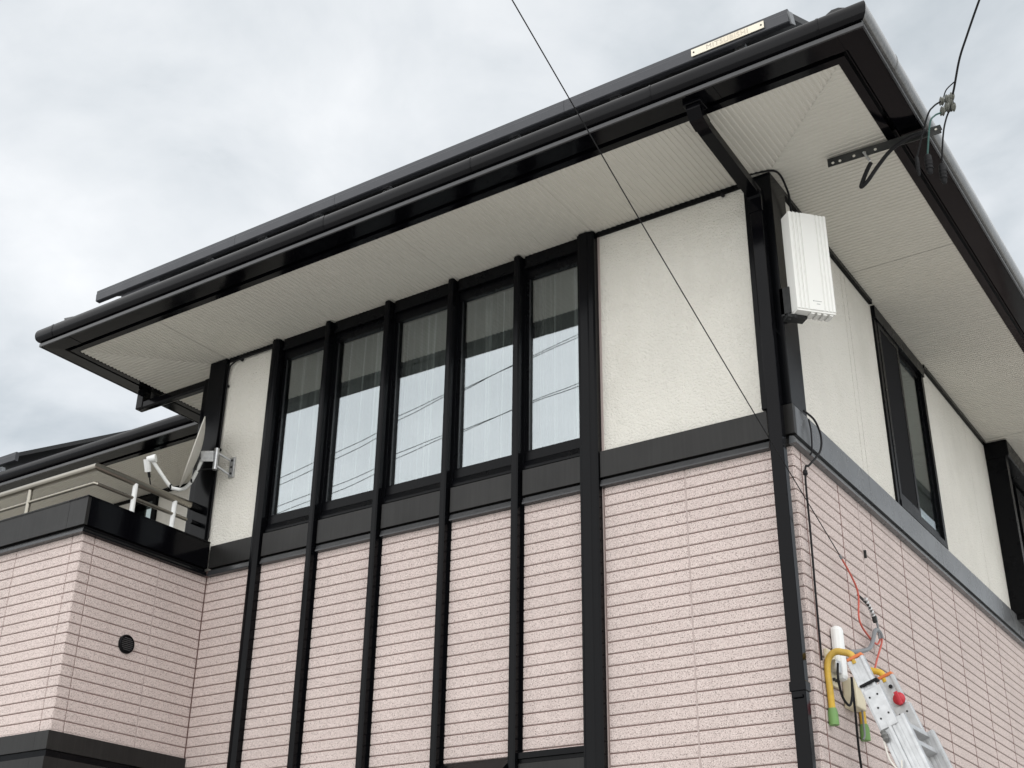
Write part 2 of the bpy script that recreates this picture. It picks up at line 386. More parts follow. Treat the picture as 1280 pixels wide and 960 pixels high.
for i in range(6):
    ribbed(jx[i]+.0006, jx[i+1]-.0006, lambda u, d, z: (u, D-d, z), lambda u: (max(0, XL-u, u-XR), OV)).build('soffit_panel', 'soffit', soffit)
jy = [D-OV]+[6.05+1.05*k for k in range(0, 7)]
for i in range(len(jy)-1):
    ribbed(jy[i]+.0006, jy[i+1]-.0006, lambda u, d, z: (XR+d, u, z+.0007), lambda u: (max(0, D-u), OV)).build('soffit_panel', 'soffit', soffit)
jl = [D-OV, 5.95, YW-OV, YW]
for i in range(3):
    ribbed(jl[i]+.0006, jl[i+1]-.0006, lambda u, d, z: (XL-d, u, z+.0007), lambda u: (max(0, D-u), min(OV, OV if u < YW-OV else YW-u))).build('soffit_panel', 'soffit', soffit)
jw = [XWL, -11.8, -10.75, -9.7, -8.65, -7.6, XL]
for i in range(6):
    ribbed(jw[i]+.0006, jw[i+1]-.0006, lambda u, d, z: (u, YW-d, z), lambda u: (0, OV if u < XL-OV else XL-u)).build('soffit_panel', 'soffit', soffit)
for a in ((XL-OV, XR+OV, D-OV, D), (XR, XR+OV, D+.001, YB), (XL-OV, XL, D+.001, YW), (XWL, XL-OV-.001, YW-OV, YW)):
    box('soffit_backing', 'soffit', soffit, *a, ZS+.004, ZS+.02)
# black angle trim between wall and soffit
for a in ((-3.276, -2.30, D-.012, D+.003, ZS-.036, ZS-.003), (XL+.17, -5.952, D-.012, D+.003, ZS-.036, ZS-.003),
          (XR-.002, XR+.024, 5.99, W1[0]-.03, ZS-.034, ZS-.003), (XR-.002, XR+.024, W1[1]+.03, 10.28, ZS-.034, ZS-.003), (XWL, XL-.01, YW-.014, YW-.001, ZS-.036, ZS-.003)):
    box('eave_trim', 'satin', house, *a)

# ------------------------------------------------------------------ eaves: trim, fascia underside, lip and gutter swept with mitres
P_TRIM = [(.690, -.006), (.737, -.006), (.737, .045), (.690, .045)]
P_BACK = [(.735, .022), (.758, .022), (.758, .05), (.735, .05)]
P_FASC = [(.756, .006), (.766, -.002), (.880, .000), (.884, .012), (.884, .05), (.756, .05)]
P_LIP = [(.884, -.004), (.893, -.002), (.893, .022), (.884, .026)]
P_GUT = [(.889, .034), (.903, .036), (.915, .050), (.9215, .068), (.9245, .088), (.9240, .106), (.920, .122), (.915, .131), (.909, .127), (.908, .09), (.895, .055), (.887, .05)]
def run(kind, p, t, grow=0):
    a, z = p[0]+grow, ZS+p[1]
    if kind == 'front': return (XL-a+(XR-XL+2*a)*t, D-a, z)
    if kind == 'right': return (XR+a, D-a+(YB+1-(D-a))*t, z)
    if kind == 'left': return (XL-a, D-a+((YW-a)-(D-a))*t, z)
    return (XWL+((XL-a)-XWL)*t, YW-a, z)
eaves = {}
for kd in ('front', 'right', 'left', 'wing'):
    ev = eaves[kd] = empty('eave', {'front': (-4.4, 4.95, ZS), 'right': (-1.25, 9, ZS), 'left': (-7.45, 5.9, ZS), 'wing': (-10, 6.5, ZS)}[kd], house)
    f = lambda p, t, k=kd: run(k, p, t)
    MB().prism(P_TRIM, f, (0, 1)).build('soffit_trim', 'black', ev)
    MB().prism(P_BACK, f, (0, 1)).build('shadow_groove', 'black', ev)
    MB().prism(P_FASC, f, (0, 1)).build('fascia', 'black', ev)
    MB().prism(P_LIP, f, (0, 1)).build('fascia_lip', 'flash', ev)
    MB().prism(P_GUT, f, (0, 1)).build('gutter', 'gutter_skylit' if kd == 'right' else 'gutter', ev, smooth=True)
def socket(kd, lo, hi):
    """gutter joint sleeve between two coordinates along the run"""
    pts = [p for p in P_GUT]
    def fn(p, t):
        a = p[0]+.0022; z = ZS+p[1]+(.0012 if p[1] > .1 else -.0012)
        return (t, D-a, z) if kd == 'front' else ((XR+a, t, z) if kd == 'right' else (t, YW-a, z))
    MB().prism(pts, fn, (lo, hi)).build('gutter_joint', 'gutter_skylit' if kd == 'right' else 'gutter', eaves[kd], smooth=True)
for lo, hi in ((-1.478, -1.466), (-2.42, -2.409), (-4.86, -4.72), (-7.34, -7.325), (-3.60, -3.592)): socket('front', lo, hi)
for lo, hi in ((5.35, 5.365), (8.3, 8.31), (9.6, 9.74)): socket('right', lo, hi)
# fascia joint covers
for x in (-2.10, -1.42, -4.80, -7.20):
    MB().prism([(p[0], p[1]-.0025) for p in P_FASC[:4]]+[(.884, .03), (.756, .03)], lambda p, t: (t, D-p[0], ZS+p[1]), (x-.03, x+.03)).build('fascia_joint', 'black', eaves['front'])

# ------------------------------------------------------------------ roof
roof = empty('roof', (-4.4, 9, ZS+.2), house)
SL = .55; AE = .886; ZE = ZS+.088
def slab(pts, name='roof_slope', th=.03, parent=None):
    n = len(pts); vs = [Vector(p) for p in pts]+[Vector(p)-Vector((0, 0, th)) for p in pts]
    fs = [tuple(range(n)), tuple(range(2*n-1, n-1, -1))]+[(i, (i+1) % n, (i+1) % n+n, i+n) for i in range(n)]
    return MB().add(vs, fs).build(name, 'roof', parent or roof)
xl, xr, yf = XL-AE, XR+AE, D-AE; hw = (xr-xl)/2; xm = (xl+xr)/2; zr = ZE+SL*hw
slab([(xl, yf, ZE), (xr, yf, ZE), (xm, yf+hw, zr)])
slab([(xr, yf, ZE), (xr, YB+1, ZE), (xm, YB+1, zr), (xm, yf+hw, zr)])
slab([(xl, yf, ZE), (xm, yf+hw, zr), (xm, YB+1, zr), (xl, YB+1, ZE)])
yw = YW-AE; dw_ = 3.1
slab([(XWL-.9, yw, ZE), (xl+.01, yw, ZE), (xm, yw+dw_, ZE+SL*dw_), (XWL-.9, yw+dw_, ZE+SL*dw_)])
def hip(a, b):
    a, b = Vector(a), Vector(b); d = (b-a).normalized(); side = d.cross(Vector((0, 0, 1))).normalized(); up = side.cross(d)
    poly = [(.105*math.cos(t), .085*math.sin(t)) for t in [math.pi*k/8 for k in range(9)]]
    for k in range(9):
        s0 = a+d*(.36*k); L = .40
        MB().prism(poly, lambda p, t: s0+d*t+side*p[0]*(1+.04*(t < .1))+up*(p[1]+.02*(t < .1)), (0, .05, .06, L)).build('hip_tile', 'roof', roof, smooth=True)
hip((xr-.12, yf+.12, ZE+.055), (xm, yf+hw, zr)); hip((xl+.12, yf+.12, ZE+.055), (xm, yf+hw, zr))
def nose(x, y):
    poly = [(-.150, 0), (-.135, .020), (-.02, .024), (.04, .012), (.09, .016), (.135, .034), (.150, .030), (.150, .0), (0, -.012)]
    MB().prism(poly, lambda p, t: (x+p[0], y-.03+t, ZE+p[1]*.8+(t-.0)*SL*.9), (0, .32)).build('roof_tile', 'roof', roof)
x = xl+.30
while x < xr-.25: nose(x, yf); x += .305
x = -10.9
while x < xl-.12: nose(x, yw); x += .305

# ------------------------------------------------------------------ posts of the tall window bay
for i, (a, b) in enumerate(POSTS):
    w = b-a; yf_ = D-.062; ch = .008
    if i in (0, 5):      # the two wide end posts have a stepped face
        s_ = a+w*.66
        poly = [(a, D+.10), (a, yf_+.012), (a+.016, yf_+.012), (a+.016, yf_+.002), (a+.022, yf_), (s_-.004, yf_), (s_+.003, yf_+.006), (b-.01, yf_+.010), (b, yf_+.02), (b, D+.10)]
    else:
        poly = [(a, D+.10), (a, yf_+.010), (a+.008, yf_+.010), (a+.010, yf_+.001), (a+.014, yf_), (b-ch, yf_), (b, yf_+ch), (b, D-.006), (b+.014, D-.006), (b+.014, D+.10)]
    MB().prism(poly, lambda p, t: (p[0], p[1], t), (GR, ZS-.012)).build('post', 'satin', house)

# ------------------------------------------------------------------ belt course between the storeys
def belt(x0, x1):
    e_ = empty('belt_course', ((x0+x1)/2, D-.02, 2.76), house)
    box('belt_board', 'board', e_, x0, x1, D-.030, D+.01, 2.718, 2.876)
    box('belt_recess', 'dark', e_, x0, x1, D-.004, D+.005, 2.700, 2.716)
    MB().prism([(-.034, 2.664), (-.034, 2.672), (-.022, 2.704), (.0, 2.706), (.006, 2.660)], lambda p, t: (t, D+p[0], p[1]), (x0, x1)).build('belt_flashing', 'flash', e_)
for i in range(5): belt(POSTS[i][1]+.017, POSTS[i+1][0]-.002)
belt(POSTS[5][1]+.004, -2.262)
belt(BX+.035, POSTS[0][0]-.003)
e_ = empty('belt_course', (XR+.02, 9, 2.76), house)
for y0, y1 in ((D+.003, 6.925), (6.927, 8.335), (8.337, 9.9), (9.902, YB)):
    box('belt_board', 'flash_skylit', e_, XR-.01, XR+.030, y0, y1, 2.718, 2.885)
box('belt_board', 'board', e_, XR-.075, XR+.030, D-.032, D+.002, 2.718, 2.885)
box('belt_recess', 'dark', e_, XR-.07, XR+.004, D-.008, YB, 2.698, 2.7165)
MB().prism([(.034, 2.664), (.034, 2.672), (.022, 2.700), (.0, 2.704), (-.006, 2.660)], lambda p, t: (XR+p[0], t, p[1]), (D-.034, YB)).build('belt_flashing', 'flash_skylit', e_)
MB().prism([(-.034, 2.664), (-.034, 2.672), (-.022, 2.696), (.0, 2.697), (.006, 2.660)], lambda p, t: (t, D+p[0], p[1]), (XR-.075, XR-.007)).build('belt_flashing', 'board', e_)

# ------------------------------------------------------------------ tall windows between the posts
curtain_words = ['leftmost', 'second', 'middle', 'fourth', 'rightmost']
for i in range(5):
    x0, x1 = POSTS[i][1]+.014, POSTS[i+1][0]+.004
    w_ = empty('window', ((x0+x1)/2, YG, 2.9), house)
    zt, zb = 4.245, 3.02
    MB().box(x0, x1, D-.016, D+.02, 4.275, ZS-.004).box(x0, x1, D-.024, D-.016, 4.268, 4.286).build('head_board', 'frame', w_)
    MB().box(x0, x1, D+.004, D+.06, 4.206, 4.268).build('top_rail', 'frame', w_)
    for a, b in ((x0, x0+.006), (x1-.012, x1)): MB().box(a, b, D+.006, D+.06, 2.949, 4.205).build('frame_stile', 'frame', w_)
    for a, b in ((x0+.006, x0+.014), (x1-.030, x1-.012)): MB().box(a, b, D+.014, D+.05, 3.003, 4.205).build('sash_stile', 'frame', w_)
    box('glazing_bead', 'flash', w_, x0+.014, x0+.0165, D+.018, D+.026, 3.017, 4.205)
    MB().box(x0+.006, x1-.012, D+.006, D+.06, 2.949, 3.002).box(x0+.014, x1-.030, D+.014, D+.045, 3.002, 3.016).build('bottom_rail', 'frame', w_)
    MB().prism([(-.012, 2.890), (-.012, 2.905), (.005, 2.946), (.06, 2.948), (.06, 2.880)], lambda p, t: (t, D+p[0], p[1]), (x0, x1)).build('sill', 'frame', w_)
    pn = box('pane', 'glass', w_, x0+.014, x1-.030, YG, YG+.004, 3.016, 4.206); pn.rotation_euler = (R((.10, -.12, .05, .14, -.06)[i]), 0, R((-.25, .12, .3, -.15, .2)[i]))
    # sheer curtain hanging inside
    n = 130; ph = random.uniform(0, 6); vs = []; fs = []
    for k in range(n+1):
        u = k/n; xx = x0-.10+(x1-x0+.05)*u; g = .036*math.sin(xx*38+ph+1.8*math.sin(xx*11+ph))+.010*math.sin(xx*83+ph*2)
        for z, m_s in ((4.30, .5), (4.0, .8), (3.5, 1), (2.90, 1.15)): vs.append((xx+.004*math.sin(z*3+k), D+.135+g*m_s, z))
    for k in range(n):
        for j in range(3): a = k*4+j; fs.append((a, a+4, a+5, a+1))
    c_ = MB().add(vs, fs).build('curtain', 'curtain', None, smooth=True)
    tag(c_, 'sheer white curtain behind the %s of the five tall windows' % curtain_words[i], 'curtain', 'sheer curtains in the window bay')
# the room behind the windows
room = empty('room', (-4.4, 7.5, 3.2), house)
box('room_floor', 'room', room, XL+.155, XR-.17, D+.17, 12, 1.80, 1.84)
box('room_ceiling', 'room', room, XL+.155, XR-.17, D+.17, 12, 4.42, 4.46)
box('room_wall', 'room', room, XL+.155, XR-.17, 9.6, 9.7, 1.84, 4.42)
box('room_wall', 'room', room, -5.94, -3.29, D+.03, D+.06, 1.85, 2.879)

# ------------------------------------------------------------------ black things at the foot of the window bay
lw = empty('lower_window', (-3.6, D, .9), house)
MB().box(-3.808, POSTS[5][0]-.002, D-.035, D+.02, 1.225, 1.256).box(-3.808, POSTS[5][0]-.002, D-.022, D+.02, 1.203, 1.2245).build('head_trim', 'frame', lw)
box('head_board', 'board', lw, -3.808, POSTS[5][0]-.002, D-.030, D+.02, GR+.4, 1.200)
cn = empty('canopy', (-4.2, D-.1, 1.2), house)
MB().prism([(-.19, 1.085), (-.19, 1.108), (-.170, 1.112), (-.004, 1.245), (-.004, 1.06)], lambda p, t: (t, D+p[0], p[1]), (-4.325, POSTS[4][0]-.003)).build('canopy_top', 'frame', cn)
box('canopy_edge', 'satin', cn, -4.66, POSTS[4][0]-.003, D-.235, D-.192, 1.03, 1.118)

# ------------------------------------------------------------------ corner pillars and downpipes
box('corner_pillar', 'satin', house, -2.285, XR+.028, D-.032, 5.985, 2.887, ZS-.008, ch=.004)
box('corner_pillar', 'satin', house, XL-.004, XL+.165, D-.032, D+.16, 2.2, ZS-.008, ch=.004)
dp = empty('downpipe', (-2.19, D-.1, 1), house)
PX0, PX1, PY0, PY1 = -2.224, -2.152, D-.118, D-.062
box('pipe', 'black', dp, PX0, PX1, PY0, PY1, GR+.02, 4.15, ch=.006)
cx = (PX0+PX1)/2
def duct(name, pts, hw, hd, m='black', parent=None):
    """rectangular duct: hw along x, hd across"""
    P = [Vector(p) for p in pts]; vs = []
    for i, p in enumerate(P):
        t = (P[min(i+1, len(P)-1)]-P[max(i-1, 0)]).normalized(); s_ = Vector((1, 0, 0)); n = t.cross(s_).normalized(); k = 1
        if 0 < i < len(P)-1: k = 1/max(.6, math.cos((P[i]-P[i-1]).angle(P[i+1]-P[i])/2))
        vs += [p-s_*hw-n*hd*k, p+s_*hw-n*hd*k, p+s_*hw+n*hd*k, p-s_*hw+n*hd*k]
    fs = [(0, 1, 2, 3), tuple(len(vs)-4+i for i in (3, 2, 1, 0))]
    for j in range(len(P)-1):
        for i in range(4): fs.append((j*4+i, j*4+(i+1) % 4, j*4+4+(i+1) % 4, j*4+4+i))
    return MB().add(vs, fs).build(name, m, parent)
duct('elbow', [(cx, D-.090, 4.06), (cx, D-.090, 4.155), (cx, D-.12, 4.20)], .040, .031, parent=dp)
duct('sloping_pipe', [(cx-.001, D-.105, 4.185), (cx-.018, 5.12, 4.262), (cx-.022, 5.035, 4.282)], .036, .028, parent=dp)
duct('elbow', [(cx-.021, 5.085, 4.272), (cx-.022, 5.022, 4.290), (cx-.022, 5.000, 4.325), (cx-.022, 4.998, 4.368)], .040, .031, parent=dp)
box('outlet', 'black', dp, cx-.075, cx+.030, 4.955, 5.045, 4.340, 4.366, ch=.004)
MB().box(PX0-.005, PX1+.005, PY0-.005, PY1+.004, 1.378, 1.425, ch=.003).build('collar', 'black', dp)
MB().box(PX0+.010, PX1-.012, PY0-.012, PY0, 1.345, 1.362, ch=.003).build('clip', 'black', dp)
for z in (3.3, 0.6): MB().box(PX0-.003, PX1+.003, PY1-.01, D-.0, z, z+.02).build('bracket', 'satin', dp)
# left downpipe: out of the side gutter, across to the pillar and down
dl = empty('downpipe', (XL-.03, D+.05, 3), house)
LZ = 4.245
def ductx(name, pts, h, parent): return MB().tube(pts, h, seg=4).build(name, 'black', parent)
MB().box(-7.415, -7.335, 5.785, 5.855, 4.19, ZS-.004, ch=.008).build('outlet', 'black', dl)
MB().box(-7.40, XL-.040, 5.790, 5.850, 4.185, 4.252, ch=.012).build('cross_pipe', 'black', dl)
MB().box(XL-.077, XL-.010, 5.788, 5.852, 2.2, 4.256, ch=.012).build('pipe', 'black', dl)

# ------------------------------------------------------------------ right side windows
wn_ = empty('side_window', (XR, 8.06, 3.6), house)
y0, y1, z0, z1 = W1; xf = XR+.012
box('head_board', 'frame', wn_, XR-.06, xf+.012, y0+.001, y1-.001, z1-.095, z1+.001)
for a, b in ((y0, y0+.05), (y1-.05, y1)): box('frame_stile', 'frame', wn_, XR-.045, xf, a+.001, b-.001, z0, z1-.096)
box('sill', 'frame', wn_, XR-.10, xf+.008, y0+.051, y1-.051, z0+.001, z0+.045)
ym = 7.985
for a, b, xx in ((y0+.051, ym+.02, XR-.006), (ym-.02, y1-.051, XR-.030)):
    s_ = MB().box(xx, xx+.022, a, a+.04, z0+.046, z1-.097).box(xx, xx+.022, b-.04, b, z0+.046, z1-.097).box(xx, xx+.022, a+.04, b-.04, z0+.046, z0+.10).box(xx, xx+.022, a+.04, b-.04, z1-.14, z1-.097).build('sash', 'frame', wn_)
    box('pane', 'glass2', s_, xx+.012, xx+.016, a+.041, b-.041, z0+.101, z1-.141)
MB().box(XR+.0115, XR+.013, y0+.091, ym-.021, z0+.101, z1-.141).build('screen', 'dark', wn_)
tag(MB().box(XR-.085, XR-.081, 8.16, 8.46, 2.98, 3.13).build('paper_sheet', 'paper'), 'white sheet standing behind the sliding side window', 'paper')
tag(MB().add([(XR-.10+.02*math.sin(k*2.1), 8.06+.012*math.sin(k*1.7)+.05*j, 3.10+.045*k) for k in range(11) for j in range(3)], [(3*k+j, 3*k+j+1, 3*k+j+4, 3*k+j+3) for k in range(10) for j in range(2)]).build('folded_cloth', 'sack', smooth=True), 'grey folded cloth hanging inside the sliding side window', 'cloth')
ws = empty('shutter_window', (XR+.1, 11.1, 3.6), house)
box('shutter_box', 'frame', ws, XR-.05, XR+.185, 10.295, 12.2, ZS-.16, ZS-.012, ch=.01)
box('frame_stile', 'frame', ws, XR-.05, XR+.155, 10.300, 10.37, 2.88, ZS-.162)
box('guide_rail', 'flash', ws, XR+.09, XR+.150, 10.372, 10.40, 2.88, ZS-.162)
box('shutter', 'satin', ws, XR+.01, XR+.05, 10.402, 12.15, 2.93, ZS-.162)
box('sill', 'frame', ws, XR-.02, XR+.17, 10.305, 12.2, 2.84, 2.879)
MB().box(XR+.052, XR+.07, 10.95, 11.0, 2.95, 4.18).box(XR+.052, XR+.07, 11.0, 11.6, 4.08, 4.18).build('sash', 'frame', ws)

# ------------------------------------------------------------------ balcony
bal = MB().box(XWL, BX-TP, BY+TP, BY+.13, 1.46, ZB+.03).box(BX-.13, BX-TP, BY+.13, D+.008, 1.46, ZB+.03).build('balcony', 'groove', house)
tiles(bal, 'x', BX, [(BY, 4.846), (4.846, 5.385), (5.385, D)], ZB, 1.462)
tiles(bal, 'y', BY, [(BX-.1, BX)]+[(BX-.1-.5465*(k+1), BX-.1-.5465*k) for k in range(4)], ZB, 1.462, wt=1)
o = .030
for (a, b) in ((XWL, -7.98), (-7.978, -6.535), (-6.533, BX+o)): box('parapet_board', 'board', bal, a, b, BY-o, BY-.004, 2.716, 2.896)
box('parapet_board', 'black', bal, BX-.14, BX+o, BY-.003, D-.034, 2.716, 2.896)
box('parapet_core', 'board', bal, XWL, BX-.141, BY-.003, BY+.14, 2.716, 2.896)
MB().box(BX-.15, BX+o+.004, BY-o-.004, D-.034, 2.8965, 2.906).build('parapet_cap', 'black', bal)
MB().box(XWL, BX-.151, BY-o-.004, BY+.15, 2.8965, 2.906).build('parapet_cap', 'board', bal)
MB().box(XWL, BX+.006, BY-.006, BY+.13, 2.698, 2.7145).build('parapet_recess', 'dark', bal)
box('parapet_recess', 'dark', bal, BX-.1, BX+.006, BY+.131, D-.034, 2.698, 2.7145)
MB().prism([(-.036, 2.664), (-.036, 2.674), (-.022, 2.697), (.01, 2.697), (.01, 2.662)], lambda p, t: ((XWL if t == 0 else BX-p[0]), BY+p[0], p[1]), (0, 1)).build('parapet_flashing', 'flash', bal)
MB().prism([(-.036, 2.664), (-.036, 2.674), (-.022, 2.697), (.01, 2.697), (.01, 2.662)], lambda p, t: (BX-p[0], (BY+p[0]+.0005 if t == 0 else D-.036), p[1]), (0, 1)).build('parapet_flashing', 'satin', bal)
# base band of the balcony
for z0_, z1_, oo, mm in ((1.352, 1.458, .018, 'board'), (1.310, 1.3505, .006, 'satin'), (1.235, 1.3085, .030, 'board')):
    MB().box(XWL, BX-.101, BY-oo, BY+.2, z0_, z1_).build('base_band', mm, bal)
    MB().box(BX-.10, BX+oo, BY-oo, D-.004, z0_, z1_).build('base_band', mm, bal)
box('porch_soffit', 'porch', bal, XWL, BX-.12, BY+.2, YW, 1.26, 1.30)
box('balcony_floor', 'concrete', bal, XWL, BX-.14, BY+.14, YW-.002, 1.86, 1.90)
box('porch_wall', 'stucco', house, XWL, BX-.1, YW, YW+.16, GR, 1.258)
# round vent
vc = Vector((BX, 5.202, 2.068))
vent = MB().lathe(vc, (1, 0, 0), [(.060, -.002), (.060, .012), (.054, .018), (.048, .018), (.047, .006), (.02, .005)], 28).build('vent_cap', 'satin', bal, smooth=True)
for k in range(7):
    zz = -.036+.012*k; hl = math.sqrt(.046**2-zz**2)
    MB().box(BX+.006, BX+.016, vc.y-hl, vc.y+hl, vc.z+zz-.003, vc.z+zz+.003).build('vent_slat', 'flash', bal)
# railing
RA = .100; rx, ry = BX-RA, BY+RA
rl = empty('railing', (rx, ry, 3), house)
MB().tube([(XWL, ry, 3.170), (rx, ry, 3.170), (rx, 5.66, 3.170)], .0265, 16).build('top_rail', 'rail', rl, smooth=True)
MB().tube([(rx, 5.655, 3.170), (rx, 5.77, 3.170)], .030, 14).build('rail_socket', 'satin', rl, smooth=True)
MB().tube([(XWL, ry, 3.058), (rx-.012, ry, 3.058), (rx, ry+.012, 3.058), (rx, 5.64, 3.058)], .0125, 12).build('lower_rail', 'rail', rl, smooth=True)
MB().tube([(rx, 5.68, 3.058), (rx, 5.77, 3.058)], .016, 12).build('rail_socket', 'satin', rl, smooth=True)
for p in ((-7.165, ry), (-8.5, ry)): MB().tube([(p[0], p[1], 2.90), (p[0], p[1], 3.16)], .017, 12).build('baluster', 'rail', rl, smooth=True)
for y in (5.17, 5.52):
    MB().tube([(rx, y, 2.90), (rx, y, 3.16)], .017, 12).build('baluster', 'white', rl, smooth=True)

lay_tiles()

def text_mesh(body, size, m, spacing=1, extrude=.0004):
    c = bpy.data.curves.new('lettering', 'FONT'); c.body = body; c.size = size; c.align_x = 'CENTER'; c.align_y = 'CENTER'; c.extrude = extrude; c.space_character = spacing
    tmp = bpy.data.objects.new('lettering_curve', c); me = bpy.data.meshes.new_from_object(tmp); bpy.data.objects.remove(tmp); bpy.data.curves.remove(c)
    me.materials.clear(); me.materials.append(M[m]); o = bpy.data.objects.new('lettering', me); COL.objects.link(o); return o

# ------------------------------------------------------------------ solar panels on the roof
def solar(name, x0, x1, y0, zb, sl, length, label, cover=True, rail_side=False):
    t = tag(empty(name, ((x0+x1)/2, y0, zb)), label, 'solar panel', 'solar panels along the eaves')
    d = Vector((0, 1, sl)).normalized(); n = Vector((0, -sl, 1)).normalized()
    c = Vector(((x0+x1)/2, y0+.01, zb+.062))+d*(length/2); hx = (x1-x0)/2-.003
    MB().obox(c, (1, 0, 0), d, n, hx, length/2, .018).build('panel_frame', 'panelback', t)
    MB().obox(c+n*.0195, (1, 0, 0), d, n, hx-.015, length/2-.015, .001).build('cell_sheet', 'cell', t)
    MB().prism([(0, 0), (-.006, .004), (-.010, .056), (-.007, .060), (-.008, .084), (.0, .088), (.03, .088), (.03, .0)], lambda p, k: (k, y0+p[0], zb+p[1]), (x0+.001, x1-.001)).build('front_cover', 'panelframe', t)
    for k in range(2):
        bx = x0+(x1-x0)*(.3+.45*k)
        MB().lathe((bx, y0+.02, zb+.087), (0, 0, 1), [(.010, 0), (.010, .006), (.006, .010)], 8).build('bolt', 'darksteel', t)
    for k in (.22, .78):
        bx = x0+(x1-x0)*k
        MB().box(bx-.03, bx+.03, y0+.05, y0+.11, zb-.12, zb+.03).build('mounting_foot', 'steel', t)
    return t
s1 = solar('solar_panel', -7.04, -5.635, 5.0, 4.655, SL, 1.0, 'solar panel at the far left end of the row above the gutter')
s2 = solar('solar_panel', -5.635, -4.75, 5.0, 4.655, SL, 1.0, 'short solar panel above the two leftmost tall windows')
s3 = solar('solar_panel', -4.75, -3.02, 5.0, 4.655, SL, 1.0, 'long solar panel in the middle of the row above the tall windows')
s4 = solar('solar_panel', -3.02, -1.65, 5.0, 4.655, SL, 1.0, 'solar panel carrying the faded name plate near the roof corner')
for t, x0, x1 in ((s1, -7.04, -5.635), (s4, -3.02, -1.65)):
    xe = x1+.018 if t is s4 else x0-.0
    if t is s4: MB().obox((x1+.004, 5.03, 4.70), (1, 0, 0), (0, 1, SL), (0, -SL, 1), .004, .035, .034).build('end_cap', 'greytube', t)
MB().box(-6.80, -6.40, 5.03, 5.07, 4.628, 4.654).build('under_rail', 'panelframe', s1)
pl = MB().box(-2.205, -1.783, 4.9835, 4.9875, 4.672, 4.718).build('name_plate', 'plate', s4)
fo = text_mesh('MITSUBISHI', .044, 'faded', 1.12)
put(fo, Vector((-1.994, 4.9830, 4.695+EYE)), pl); fo.rotation_euler = (R(90), 0, 0)
for x in (-2.190, -1.798): MB().lathe((x, 4.9834, 4.695), (0, -1, 0), [(.005, 0), (.005, .002), (.002, .003)], 10).build('screw', 'cable', pl)
solar('solar_panel', -11.6, -10.085, 6.60, 4.661, .575, 1.7, 'solar panel on the lower roof behind the balcony')

# ------------------------------------------------------------------ satellite dish
dish = tag(empty('satellite_dish', (-6.27, D, 3.45)), 'round grey satellite dish on a steel wall bracket beside the balcony rail', 'satellite dish')
cr_ = Vector((.83314434, .5529347, .01156416)); cu_ = Vector((.23809862, -.37747518, .89488633)); cf_ = Vector((-.49917888, .74281607, .4461443))
nrm = (-.930*cr_+.335*cu_-.205*cf_).normalized(); up_ = (cu_-nrm*cu_.dot(nrm)).normalized(); sd_ = nrm.cross(up_)
dc = Vector((-6.436, 5.56, 3.528))
vs, fs = [], []; NR, NS = 7, 36
for s_, off in ((0, 0), (1, -.006)):
    for i in range(NR+1):
        r = i/NR
        for k in range(NS):
            a = 2*math.pi*k/NS; p = dc+up_*(.262*r*math.sin(a))+sd_*(.235*r*math.cos(a))+nrm*(.050*(r*r-1)+off); vs.append(p)
B = (NR+1)*NS
for i in range(NR):
    for k in range(NS):
        q = (i*NS+k, i*NS+(k+1) % NS, (i+1)*NS+(k+1) % NS, (i+1)*NS+k); fs.append(q); fs.append(tuple(B+j for j in reversed(q)))
for k in range(NS): fs.append((NR*NS+k, NR*NS+(k+1) % NS, B+NR*NS+(k+1) % NS, B+NR*NS+k))
MB().add(vs, fs).build('reflector', 'dish', dish, smooth=True)
def pix(p, dx, dy, dz=0): # offset by right / up / forward of the view, metres
    return Vector(p)+cr_*dx+cu_*dy+cf_*dz
hub = pix(dc, .10, -.035, .02)
MB().obox(hub+Vector((.01, 0, 0)), cr_, cu_, cf_, .045, .038, .03, .006).build('mount_box', 'steel', dish)
MB().tube([pix(dc, .045, .045), pix(dc, .025, -.13)], .012, 8).build('back_rib', 'darksteel', dish)
mast = pix(hub, .065, -.015)
MB().tube([mast+Vector((0, 0, -.085)), mast+Vector((0, 0, .075))], .017, 12).build('mast', 'steel', dish, smooth=True)
wp = Vector((-6.268, D-.006, 3.452))
for dz in (.052, -.055): MB().tube([mast+Vector((0, 0, dz*.9)), wp+Vector((-.012, 0, dz))], .008, 8).build('bracket_rod', 'steel', dish)
MB().box(wp.x-.022, wp.x+.026, D-.014, D+.003, 3.375, 3.528, ch=.003).build('wall_plate', 'steel', dish)
for dz in (-.05, 0, .05): MB().lathe((wp.x+.004, D-.014, 3.452+dz), (0, -1, 0), [(.009, 0), (.009, .006), (.004, .010)], 6).build('bolt', 'darksteel', dish)
lnb = pix(dc, -.292, -.075, -.02)
arm = [pix(lnb, .02, .015), pix(dc, -.16, -.235, 0), pix(dc, -.115, -.262, 0), pix(dc, -.06, -.262, 0), pix(dc, .0, -.205, 0), pix(dc, .07, -.055, .01)]
MB().tube(arm, .013, 12, smooth=6).build('feed_arm', 'white', dish, smooth=True)
MB().tube([pix(lnb, -.018, .022), pix(lnb, -.010, -.066)], [.024, .026, .024, .022], 14).build('converter', 'white', dish, smooth=True)
MB().tube([pix(lnb, -.015, .020), pix(lnb, .045, .030)], [.022, .024, .030, .030], 16).build('feed_horn', 'white', dish, smooth=True)
MB().tube([pix(lnb, -.006, -.062), pix(lnb, .0, -.105)], .010, 10).build('plug', 'cable', dish, smooth=True)
